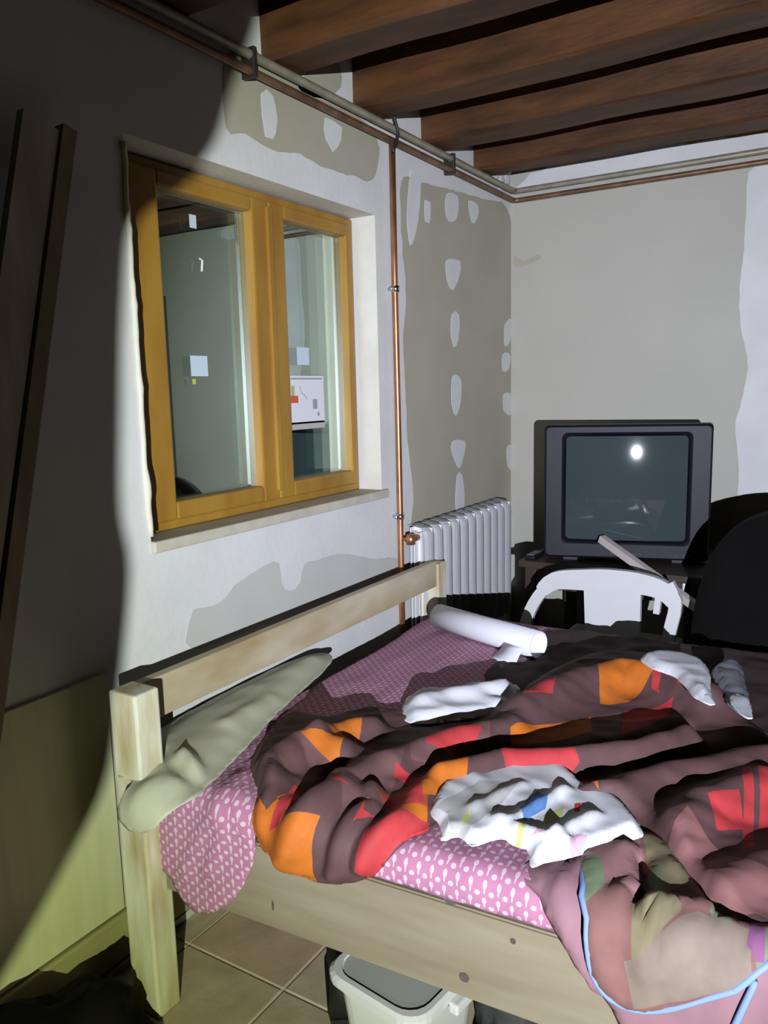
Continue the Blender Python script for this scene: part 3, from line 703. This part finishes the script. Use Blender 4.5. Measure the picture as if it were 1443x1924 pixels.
# plain pink cloth under the quilt, hanging over the rail
cloth('pink_cover', [(985, 1610), (1060, 1590), (1130, 1600), (1260, 1620), (1500, 1720), (1640, 1900), (1640, 2120), (1330, 2100), (1200, 2010), (1150, 1900), (1095, 1840), (1050, 1770), (1010, 1700), (990, 1650)], 0.60, 'pinkfab', 'plain dusty pink cover hanging over the bed rail beneath the quilt', 'bed cover', base=0.012, wr=0.010,
      wscale=(4, 16), seed=44, res=0.016, side=0.05, ridges=[dict(px=[(1050, 1610), (1060, 1740), (1110, 1840)], a=0.014, w=0.014), dict(px=[(1090, 1610), (1085, 1760), (1130, 1850)], a=0.014, w=0.014)])
QP = (0.26, 0.125, 0.11); QY = (0.27, 0.23, 0.125); QG = (0.20, 0.26, 0.15); QO = (0.27, 0.21, 0.165); QB = (0.26, 0.40, 0.75); QV = (0.28, 0.10, 0.23); QK = (0.34, 0.17, 0.17)
quilt_cols = [([(1095, 1580), (1200, 1560), (1215, 1630), (1190, 1660), (1100, 1650)], QK), ([(1092, 1600), (1130, 1610), (1135, 1660), (1100, 1670)], QG), ([(1205, 1550), (1260, 1580), (1300, 1650), (1240, 1680), (1220, 1600)], QY), ([(1215, 1630), (1250, 1620), (1240, 1690), (1215, 1700)], QG),
              ([(1170, 1710), (1270, 1690), (1300, 1760), (1200, 1790)], QY), ([(1270, 1690), (1340, 1700), (1330, 1770), (1280, 1780)], QP), ([(1330, 1690), (1400, 1750), (1443, 1790), (1443, 1860), (1390, 1800), (1340, 1730)], QG), ([(1395, 1780), (1430, 1800), (1430, 1830), (1400, 1820)], QV),
              ([(1180, 1790), (1300, 1770), (1400, 1800), (1410, 1835), (1200, 1870)], QO), ([(1105, 1790), (1180, 1790), (1190, 1870), (1130, 1840)], QP)]
q_out = [(1096, 1590), (1180, 1555), (1240, 1560), (1300, 1640), (1360, 1710), (1443, 1770), (1500, 1800), (1560, 1850), (1480, 1830), (1420, 1838), (1330, 1862), (1260, 1882), (1200, 1884), (1150, 1862), (1118, 1815), (1104, 1740), (1096, 1660)]
cloth('quilt', q_out, 0.63, 'quilt', 'patchwork quilt of coral and yellow squares with blue piped edge', 'quilt', base=0.030, wr=0.012, wscale=(7, 9), seed=51, res=0.012, defcol=QP, colours=quilt_cols, edge_in=0.015, edge_h=0.022, side=0.065, thick=0.008,
      ridges=[dict(px=[(1200, 1600), (1215, 1660), (1180, 1720)], a=-0.03, w=0.015), dict(px=[(1180, 1590), (1195, 1650), (1150, 1720)], a=0.018, w=0.018), dict(px=[(1230, 1690), (1330, 1700)], a=0.016, w=0.014), dict(px=[(1220, 1800), (1290, 1790)], a=0.012, w=0.02)])
quilt = bpy.data.objects['quilt']
# blue piping: runs along the quilt hem
def piping(px, zp, h, side, parent):
    pts = [unroll(a, b, zp, side) for a, b in px]; pts = spline(pts, 0.015, False)
    bm = NB(); tube(bm, [roll(p.x, p.y, h, BT, side) for p in pts], 0.0055, 8)
    return obj('piping', bm, 'piping', parent, True)
M['piping'] = mat('blue_piping', (0.24, 0.36, 0.72), 0.8, var=0.1)
piping([(1096, 1595), (1096, 1660), (1104, 1740), (1118, 1815), (1150, 1862), (1200, 1884), (1260, 1882), (1330, 1862), (1420, 1838), (1480, 1830)], 0.63, 0.030, 0.065, quilt)
pc = bpy.data.objects['pink_cover']
piping([(1420, 1838), (1400, 1880), (1370, 1950), (1340, 2050)], 0.60, 0.024, 0.05, pc)

# ------------------------------------------------------------------ papers on the bed
a = onz(824, 1158, 0.645); b = onz(1012, 1212, 0.645)
ax = (b - a).normalized()
bm = NB(); tube(bm, [a, a + (b - a) * 0.5, b], 0.046, 24, False)
for e_, r_ in ((a, 0.034), (b, 0.034)):
    pass
rollp = tag(obj('paper_roll', bm, 'paper', None, True), 'white roll of paper lying on the pink sheet', 'paper roll')
rollp.modifiers.new('t', 'SOLIDIFY').thickness = 0.003
bm = NB(); perp = Vector((-ax.y, ax.x, 0)).normalized()
q = b - ax * 0.02
g0 = [q - Vector((0, 0, 0.03)) + perp * -0.035, q - ax * 0.05 - Vector((0, 0, 0.03)) + perp * -0.035]
vs0 = []
for t_ in range(6):
    vs0.append([bm.verts.new(q - ax * (0.09 * s_) + perp * (-0.044 - 0.012 * t_) + Vector((0, 0, -0.004 - 0.0095 * t_ + 0.006 * math.sin(s_ * 3 + t_)))) for s_ in range(2)])
for t_ in range(5): bm.faces.new((vs0[t_][0], vs0[t_][1], vs0[t_ + 1][1], vs0[t_ + 1][0]))
lf = obj('loose_end', bm, 'paper', rollp, True); lf.modifiers.new('t', 'SOLIDIFY').thickness = 0.002
cloth('folded_sheet', [(757, 1300), (775, 1278), (850, 1268), (960, 1260), (975, 1275), (955, 1312), (880, 1322), (800, 1332), (762, 1325)], 0.66, 'paper', 'bluish white folded sheet between duvet and pink bed sheet', 'folded sheet', base=0.05, wr=0.010, seed=61, res=0.014, edge_in=0.035, edge_h=0.03,
      ridges=[dict(px=[(800, 1300), (950, 1280)], a=0.02, w=0.03)])
cloth('white_garment', [(1205, 1226), (1260, 1220), (1325, 1238), (1335, 1290), (1342, 1312), (1310, 1300), (1270, 1262), (1225, 1244)], 0.71, 'paper', 'white garment lying behind the orange square of the duvet', 'garment', base=0.125, wr=0.003, seed=63, res=0.012, edge_in=0.02, edge_h=0.105)
cloth('grey_bag', [(1340, 1246), (1388, 1236), (1402, 1280), (1412, 1335), (1385, 1325), (1358, 1295)], 0.68, 'greyfilm', 'grey plastic bag beside the white garment', 'plastic bag', base=0.095, wr=0.004, seed=64, res=0.012, edge_in=0.02, edge_h=0.075)
cloth('paper_scrap', [(1372, 1296), (1402, 1296), (1412, 1338), (1382, 1322)], 0.70, 'paper', 'small white paper scrap on the grey plastic bag', 'paper', base=0.098, wr=0.004, seed=65, res=0.012, edge_in=0.01, edge_h=0.098, thick=0.001)

# ================================================================== TV CORNER
# table
tb = thing('tv_table', 'dark brown wooden table carrying the television', 'table', (-0.35, -0.73, 0))
TZ = 0.728
bm = NB(); box(bm, -0.66, -0.04, -1.07, -0.31, TZ - 0.03, TZ, 0.004); obj('tabletop', bm, 'tablewood', tb)
for (x_, y_) in ((-0.62, -0.36), (-0.62, -1.03), (-0.09, -0.36), (-0.09, -1.03)):
    bm = NB(); box(bm, x_ - 0.025, x_ + 0.025, y_ - 0.025, y_ + 0.025, 0, TZ - 0.03, 0.003); obj('leg', bm, 'tablewood', tb)
for x_ in (-0.635, -0.10):
    bm = NB(); box(bm, x_, x_ + 0.02, -1.0, -0.385, TZ - 0.12, TZ - 0.03); obj('apron', bm, 'tablewood', tb)
bm = NB(); box(bm, -0.45, -0.09, -1.03, -0.36, 0.2, 0.22); obj('shelf', bm, 'tablewood', tb)
# television
tv = thing('television', 'bulky dark grey tube television standing on the table', 'television', (-0.33, -0.73, TZ))
XF = -0.55; TY0, TY1 = -1.066, -0.385; Z0, Z1 = TZ + 0.012, 1.318
sy0, sy1 = onx(1283, 900, XF).y, onx(1062, 900, XF).y; sz0, sz1 = onx(1170, 1018, XF).z, onx(1170, 822, XF).z
bm = NB()
def ring(x, ins, y0, y1, z0, z1, r, n=5):
    out = []
    for cy_, cz_, a0 in ((y1 - r - ins, z1 - r - ins, 0), (y0 + r + ins, z1 - r - ins, 90), (y0 + r + ins, z0 + r + ins, 180), (y1 - r - ins, z0 + r + ins, 270)):
        for k in range(n):
            t = math.radians(a0 + 90 * k / (n - 1)); out.append(bm.verts.new((x, cy_ + r * math.cos(t), cz_ + r * math.sin(t))))
    return out
def loft(rs):
    for i in range(len(rs) - 1):
        n = len(rs[i])
        for k in range(n): bm.faces.new((rs[i][k], rs[i][(k + 1) % n], rs[i + 1][(k + 1) % n], rs[i + 1][k]))
r0 = [ring(XF + 0.034, 0.0, sy0, sy1, sz0, sz1, 0.022), ring(XF + 0.004, -0.014, sy0, sy1, sz0, sz1, 0.022), ring(XF, -0.02, sy0, sy1, sz0, sz1, 0.024),
      ring(XF, 0.012, TY0, TY1, Z0, Z1, 0.016), ring(XF + 0.01, 0.003, TY0, TY1, Z0, Z1, 0.016), ring(XF + 0.05, 0.0, TY0, TY1, Z0, Z1, 0.016), ring(XF + 0.10, 0.006, TY0, TY1, Z0, Z1, 0.016), ring(XF + 0.102, 0.02, TY0, TY1, Z0, Z1, 0.016)]
loft(r0); bm.faces.new(r0[-1])
obj('bezel', bm, 'tvcab', tv)
bm = NB()
r1 = [ring(XF + 0.10, 0.012, TY0, TY1, Z0, Z1, 0.02), ring(XF + 0.20, 0.02, TY0, TY1, Z0, Z1, 0.03), ring(XF + 0.33, 0.10, TY0, TY1, Z0 - 0.06, Z1, 0.05), ring(XF + 0.46, 0.17, TY0, TY1, Z0 - 0.12, Z1, 0.05)]
for v_ in r1[2] + r1[3]: v_.co.z = max(v_.co.z, Z0)
loft(r1); bm.faces.new(r1[0][::-1]); bm.faces.new(r1[-1]); obj('rear_housing', bm, 'tvrear', tv)
bm = NB(); G = []
NY, NZ = 24, 18
for i in range(NY + 1):
    row = []
    for k in range(NZ + 1):
        a_, b_ = i / NY * 2 - 1, k / NZ * 2 - 1
        row.append(bm.verts.new((XF + 0.0015 + 0.016 * (a_ * a_) + 0.009 * b_ * b_, sy0 - 0.003 + (sy1 - sy0 + 0.006) * i / NY, sz0 - 0.003 + (sz1 - sz0 + 0.006) * k / NZ)))
    G.append(row)
for i in range(NY):
    for k in range(NZ): bm.faces.new((G[i][k], G[i + 1][k], G[i + 1][k + 1], G[i][k + 1]))
obj('screen', bm, 'tvscreen', tv, True)
bm = NB(); box(bm, XF - 0.003, XF + 0.004, -0.80, -0.66, Z0 + 0.018, Z0 + 0.035, 0.002); obj('control_flap', bm, 'tvrear', tv)
for k in range(3):
    bm = NB(); tube(bm, [(XF - 0.006, -0.93 - k * 0.03, Z0 + 0.026), (XF + 0.004, -0.93 - k * 0.03, Z0 + 0.026)], 0.007, 12); obj('button', bm, 'tvrear', tv)
for y_ in (-0.95, -0.50):
    bm = NB(); box(bm, XF + 0.03, XF + 0.35, y_ - 0.03, y_ + 0.03, TZ, Z0 + 0.002); obj('foot', bm, 'tvrear', tv)
tv.rotation_euler.z = math.radians(16); tv.location.y += 0.055; tv.location.x += 0.03
# flat remote at the table's corner
p = onx(1012, 1030, -0.60)
bm = NB(); box(bm, -0.63, -0.50, -0.372, -0.325, TZ, TZ + 0.018, 0.005); rc = obj('remote_control', bm, 'tvcab'); tag(rc, 'dark remote control lying beside the television on the table', 'remote')
bm = NB(); box(bm, -0.615, -0.515, -0.364, -0.333, TZ + 0.018, TZ + 0.020); obj('keypad', bm, 'slot', rc)

# plastic chair
ch = thing('garden_chair', 'white plastic garden chair with open back standing between bed and table', 'chair', (-0.78, -0.75, 0))
XC = -0.90
def cp_(px, py, dx_=0.0): q_ = onx(px, py, XC + dx_); return Vector((XC + dx_, q_.y, q_.z))
bm = NB()
top = spline([cp_(1018, 1100), cp_(1045, 1080), cp_(1100, 1078), (cp_(1150, 1079)), cp_(1210, 1086), cp_(1250, 1100), cp_(1272, 1125)], 0.02, False)
sweep(bm, [q_ - Vector((0, 0, 0.022)) for q_ in top], [0.05 + 0.035 * math.sin(math.pi * k_ / (len(top) - 1)) ** 0.6 for k_ in range(len(top))], 0.03, (1, 0, 0)); 
# sweep uses up = x: bar 0.03.. across the back, 0.052 deep -> rotate by flattening
obj('top_rail', bm, 'plastic', ch)
bm = NB(); prism(bm, [tuple((q_.y, q_.z)) for q_ in (cp_(1098, 1088), cp_(1206, 1092), cp_(1204, 1160), (cp_(1200, 1330)), cp_(1104, 1320), cp_(1100, 1150))], 'x', XC - 0.012, XC + 0.012, 0.004); sl = obj('back_splat', bm, 'plastic', ch)
bm = NB(); prism(bm, [tuple((q_.y, q_.z)) for q_ in (cp_(1124, 1102), cp_(1178, 1104), cp_(1178, 1107), cp_(1124, 1105))], 'x', XC - 0.0135, XC - 0.0115); obj('label_slot', bm, 'slot', sl)
def strut(pts, w, name):
    bm = NB(); sweep(bm, spline(pts, 0.03, False), w, 0.028, (1, 0, 0)); return obj(name, bm, 'plastic', ch)
strut([cp_(1045, 1085), cp_(1012, 1120), cp_(990, 1165), cp_(978, 1230), cp_(985, 1330)], 0.045, 'back_stile')
strut([cp_(1255, 1096), cp_(1270, 1135), cp_(1258, 1190), cp_(1246, 1260), cp_(1240, 1340)], 0.045, 'back_stile')
strut([cp_(1236, 1095), cp_(1238, 1120), cp_(1234, 1152)], 0.022, 'rail_lug')
bm = NB(); box(bm, XC - 0.02, -0.50, -0.98, -0.52, 0.405, 0.43, 0.01); obj('seat', bm, 'plastic', ch)
for (x_, y_) in ((XC, -0.97), (XC, -0.53), (-0.52, -0.96), (-0.52, -0.54)):
    bm = NB(); sweep(bm, [(x_, y_, 0.415), (x_ + (-0.03 if x_ == XC else 0.0), y_ + (-0.02 if y_ < -0.75 else 0.02), 0.0)], 0.045, 0.04, (1, 0, 0)); obj('leg', bm, 'plastic', ch)

# armchair in black
ac = thing('armchair', 'black upholstered armchair with rounded back beyond the bed', 'armchair', (-0.62, -1.5, 0))
pts = [(-1.10, 0.20), (-1.085, 0.55), (-1.10, 0.72), (-1.145, 0.88), (-1.21, 0.975), (-1.315, 1.03), (-1.45, 1.05), (-1.60, 1.035), (-1.72, 0.97), (-1.79, 0.86), (-1.82, 0.70), (-1.83, 0.20)]
bm = NB(); prism(bm, [tuple(p_) for p_ in spline([Vector(p_) for p_ in pts], 0.03, False)], 'x', -0.80, -0.93, 0.04); obj('backrest', bm, 'black', ac, True)
bm = NB(); box(bm, -0.82, -0.28, -1.74, -1.18, 0.18, 0.42, 0.05, 3); obj('seat', bm, 'black', ac, True)
for y_ in (-1.80, -1.14):
    bm = NB(); box(bm, -0.82, -0.26, y_ - 0.05, y_ + 0.05, 0.12, 0.575, 0.045, 3); obj('armrest', bm, 'black', ac, True)
for (x_, y_) in ((-0.80, -1.74), (-0.80, -1.16), (-0.32, -1.74), (-0.32, -1.16)):
    bm = NB(); tube(bm, [(x_, y_, 0), (x_, y_, 0.2)], [0.016, 0.024]); obj('leg', bm, 'tablewood', ac)

# batten leaning from television onto the armchair
p0 = onx(1130, 1012, -0.575); p1 = onx(1325, 1152, -0.83)
bm = NB(); sweep(bm, [p0, p1], 0.030, 0.030)
tag(obj('batten', bm, 'batten'), 'pale square wooden batten leaning diagonally against the television', 'batten')
q0 = onx(1292, 1117, -0.62)
bm = NB(); box(bm, -0.645, -0.615, q0.y - 0.017, q0.y + 0.017, 0.576, onx(1290, 1083, -0.62).z, 0.004)
wbk = obj('carton', bm, 'paper'); tag(wbk, 'small upright white carton by the table corner', 'carton')

# ================================================================== UNDER THE BED
bk = thing('storage_tub', 'white plastic tub with grey lid under the bed', 'tub', (-2.49, -0.80, 0))
def rr(x0, x1, y0, y1, r, z, n=6):
    o_ = []
    for cx_, cy_, a0 in ((x1 - r, y1 - r, 0), (x0 + r, y1 - r, 90), (x0 + r, y0 + r, 180), (x1 - r, y0 + r, 270)):
        for k in range(n):
            t = math.radians(a0 + 90 * k / (n - 1)); o_.append(Vector((cx_ + r * math.cos(t), cy_ + r * math.sin(t), z)))
    return o_
bxc, byc = -2.505, -0.800
def tubring(ins, z): return rr(bxc - 0.135 + ins, bxc + 0.135 - ins, byc - 0.125 + ins, byc + 0.125 - ins, 0.05, z)
Mrot = Matrix.Translation((bxc, byc, 0)) @ Matrix.Rotation(math.radians(-8), 4, 'Z') @ Matrix.Translation((-bxc, -byc, 0))
def loft_rings(rs, caps=True):
    bm = NB(); R_ = [[bm.verts.new(Mrot @ p_) for p_ in r_] for r_ in rs]
    for i in range(len(R_) - 1):
        n = len(R_[i])
        for k in range(n): bm.faces.new((R_[i][k], R_[i][(k + 1) % n], R_[i + 1][(k + 1) % n], R_[i + 1][k]))
    if caps: bm.faces.new(R_[0][::-1]); bm.faces.new(R_[-1])
    return bm
obj('body', loft_rings([tubring(0.035, 0.0), tubring(0.03, 0.004), tubring(0.012, 0.20), tubring(0.006, 0.205), tubring(0.006, 0.225)]), 'tub', bk)
obj('rim', loft_rings([tubring(0.004, 0.222), tubring(-0.006, 0.222), tubring(-0.007, 0.238), tubring(0.0, 0.244), tubring(0.012, 0.244), tubring(0.014, 0.238)], True), 'tub', bk)
obj('lid', loft_rings([tubring(0.014, 0.236), tubring(0.016, 0.240), tubring(0.03, 0.2395)]), 'tublid', bk)
hp = onz(848, 1880, 0.21)
bm = NB(); box(bm, bxc - 0.03, bxc + 0.03, byc - 0.152, byc - 0.128, 0.20, 0.225, 0.005, mtx=Mrot); obj('handle', bm, 'tub', bk)
# black shoe
sh = thing('shoe', 'black shoe under the bed beside the white tub', 'shoe', (-2.33, -0.60, 0))
c = onz(632, 1822, 0.05)
def shoe_bm():
    bm = NB(); secs = [(-0.14, 0.03, 0.10), (-0.12, 0.038, 0.115), (-0.06, 0.036, 0.105), (0.0, 0.040, 0.075), (0.06, 0.046, 0.055), (0.11, 0.040, 0.045), (0.14, 0.018, 0.030)]
    R_ = []
    for s_, w_, h_ in secs:
        R_.append([bm.verts.new((s_, w_ * math.cos(t_), 0.012 + (h_ - 0.012) * max(0, math.sin(t_)) if math.sin(t_) > 0 else 0.012)) for t_ in [k * math.pi / 8 for k in range(9)]])
    for i in range(len(R_) - 1):
        for k in range(8): bm.faces.new((R_[i][k], R_[i][k + 1], R_[i + 1][k + 1], R_[i + 1][k]))
        bm.faces.new((R_[i][0], R_[i + 1][0], R_[i + 1][8], R_[i][8]))
    bm.faces.new(R_[0]); bm.faces.new(R_[-1]); return bm
T_ = Matrix.Translation((c.x + 0.03, c.y, 0)) @ Matrix.Rotation(math.radians(35), 4, 'Z')
bm = shoe_bm(); bm.transform(T_); obj('upper', bm, 'rubber', sh, True)
bm = NB(); prism(bm, [(-0.145, -0.03), (-0.1, -0.04), (0.05, -0.05), (0.13, -0.03), (0.15, 0), (0.13, 0.03), (0.05, 0.05), (-0.1, 0.04), (-0.145, 0.03)], 'z', 0.0, 0.014); bm.transform(T_); obj('sole', bm, 'rubber', sh)
def heap(name, cx_, cy_, rx, ry, h, m, label, cat, seed, sub=4):
    bm = NB(); bmesh.ops.create_icosphere(bm, subdivisions=sub, radius=1.0)
    for v in bm.verts:
        n_ = noise.noise(v.co * 1.7 + Vector((seed, 0, 0))) * 0.35 + (1 - abs(noise.noise(v.co * 4 + Vector((0, seed, 0)))) * 2) * 0.10
        c_ = v.co * (1 + n_); v.co = Vector((cx_ + c_.x * rx, cy_ + c_.y * ry, max(0.001, (c_.z + 0.12) * h)))
    return tag(obj(name, bm, m, None, True), label, cat)
c = onz(950, 1905, 0.06)
heap('plastic_bag', c.x + 0.05, c.y - 0.03, 0.13, 0.11, 0.10, 'bag', 'crumpled dark grey plastic bag on the floor behind the tub', 'plastic bag', 4.0)
c = onz(150, 1905, 0.08)  # black lump filling the lower left corner
heap('black_heap', c.x - 0.13, c.y - 0.06, 0.24, 0.17, 0.19, 'black', 'black lump on the floor below the skirting', 'garment', 9.0)

# ================================================================== LEANING PLANKS (in the dark on the window wall)
def plank(pxa, pxb, w, t, yoff, m, label):
    a_ = ony(*pxa, -0.10 + yoff); b_ = ony(*pxb, -0.10 + yoff); dr = (b_ - a_); dr /= dr.z
    lo = a_ + dr * (0.012 - a_.z); hi = a_ + dr * (2.06 - a_.z); lo.y = -0.17 + yoff; hi.y = -0.065 + yoff * 0.3
    bm = NB(); sweep(bm, [lo, lo.lerp(hi, 0.5), hi], w, t, (0, -1, 0)); return tag(obj('leaning_plank', bm, m), label, 'plank', 'planks leaning on the window wall')
plank((62, 400), (22, 640), 0.085, 0.022, 0.0, 'oldplank', 'greyish wooden plank leaning on the wall left of the window')
plank((118, 400), (80, 640), 0.035, 0.030, 0.0, 'oldplank2', 'narrow brown wooden batten leaning between grey plank and window')

# ================================================================== UNSEEN BLOCKER added out of view: shaped to throw the shadow on the left
cs = thing('blocker_stand', 'wooden pole on round foot added out of view to hold the blocker', 'coat stand')
edge_px = [(560, -160), (500, -20), (470, 70), (432, 170), (400, 268), (330, 345), (250, 405), (230, 560), (225, 800), (226, 960), (243, 1070), (228, 1250), (203, 1450), (135, 1600), (38, 1775), (-150, 2100)]
mdir = (ony(225, 900, 0) - LIGHT); mdir.z = 0; mdir.normalize(); left = Vector((-mdir.y, mdir.x, 0))
DC = 0.8
edge = []
for q_ in edge_px:
    dd = ony(*q_, 0) - LIGHT; edge.append(LIGHT + dd * (DC / dd.dot(mdir)))
bm = NB(); rows = []
lo_e = edge[-1]
zs = spline([(e_.x, e_.y, e_.z) for e_ in edge], 0.008, False)
prof = [Vector(z_) for z_ in zs]
for k in range(1, 12):
    if lo_e.z - 0.055 * k > 0.12: prof.append(lo_e + Vector((0, 0, -0.055 * k)) + left * (0.01 * k))
for r_i, e_ in enumerate(prof):
    row = []
    for k in range(13):
        s_ = k / 12 * 0.75
        row.append(bm.verts.new(e_ + left * s_ + mdir * (0.02 * math.sin(s_ * 32) * min(1, s_ * 12) + 0.0)))
    rows.append(row)
for i in range(len(rows) - 1):
    for k in range(12): bm.faces.new((rows[i][k], rows[i][k + 1], rows[i + 1][k + 1], rows[i + 1][k]))
shadow_blocker = obj('shadow_blocker', bm, 'shadow_blocker', None, True); tag(shadow_blocker, 'dark wavy sheet added out of view to cast the left shadow', 'shadow_blocker')
shadow_blocker.modifiers.new('t', 'SOLIDIFY').thickness = 0.004
cb = edge[6] + left * 0.38 + mdir * 0.08
cs.location = (cb.x, cb.y, 0)
bm = NB(); tube(bm, [(cb.x, cb.y, 0.02), (cb.x, cb.y, 1.84)], 0.016); obj('pole', bm, 'tablewood', cs, True)
bm = NB(); tube(bm, [(cb.x, cb.y, 0), (cb.x, cb.y, 0.03)], [0.15, 0.14], 24); obj('foot', bm, 'tablewood', cs)
bm = NB(); tube(bm, [(cb.x, cb.y, 1.78), (cb.x - mdir.x * 0.08, cb.y - mdir.y * 0.08, 1.78), (cb.x - mdir.x * 0.10, cb.y - mdir.y * 0.10, 1.81)], 0.007); obj('hook', bm, 'steel', cs, True)
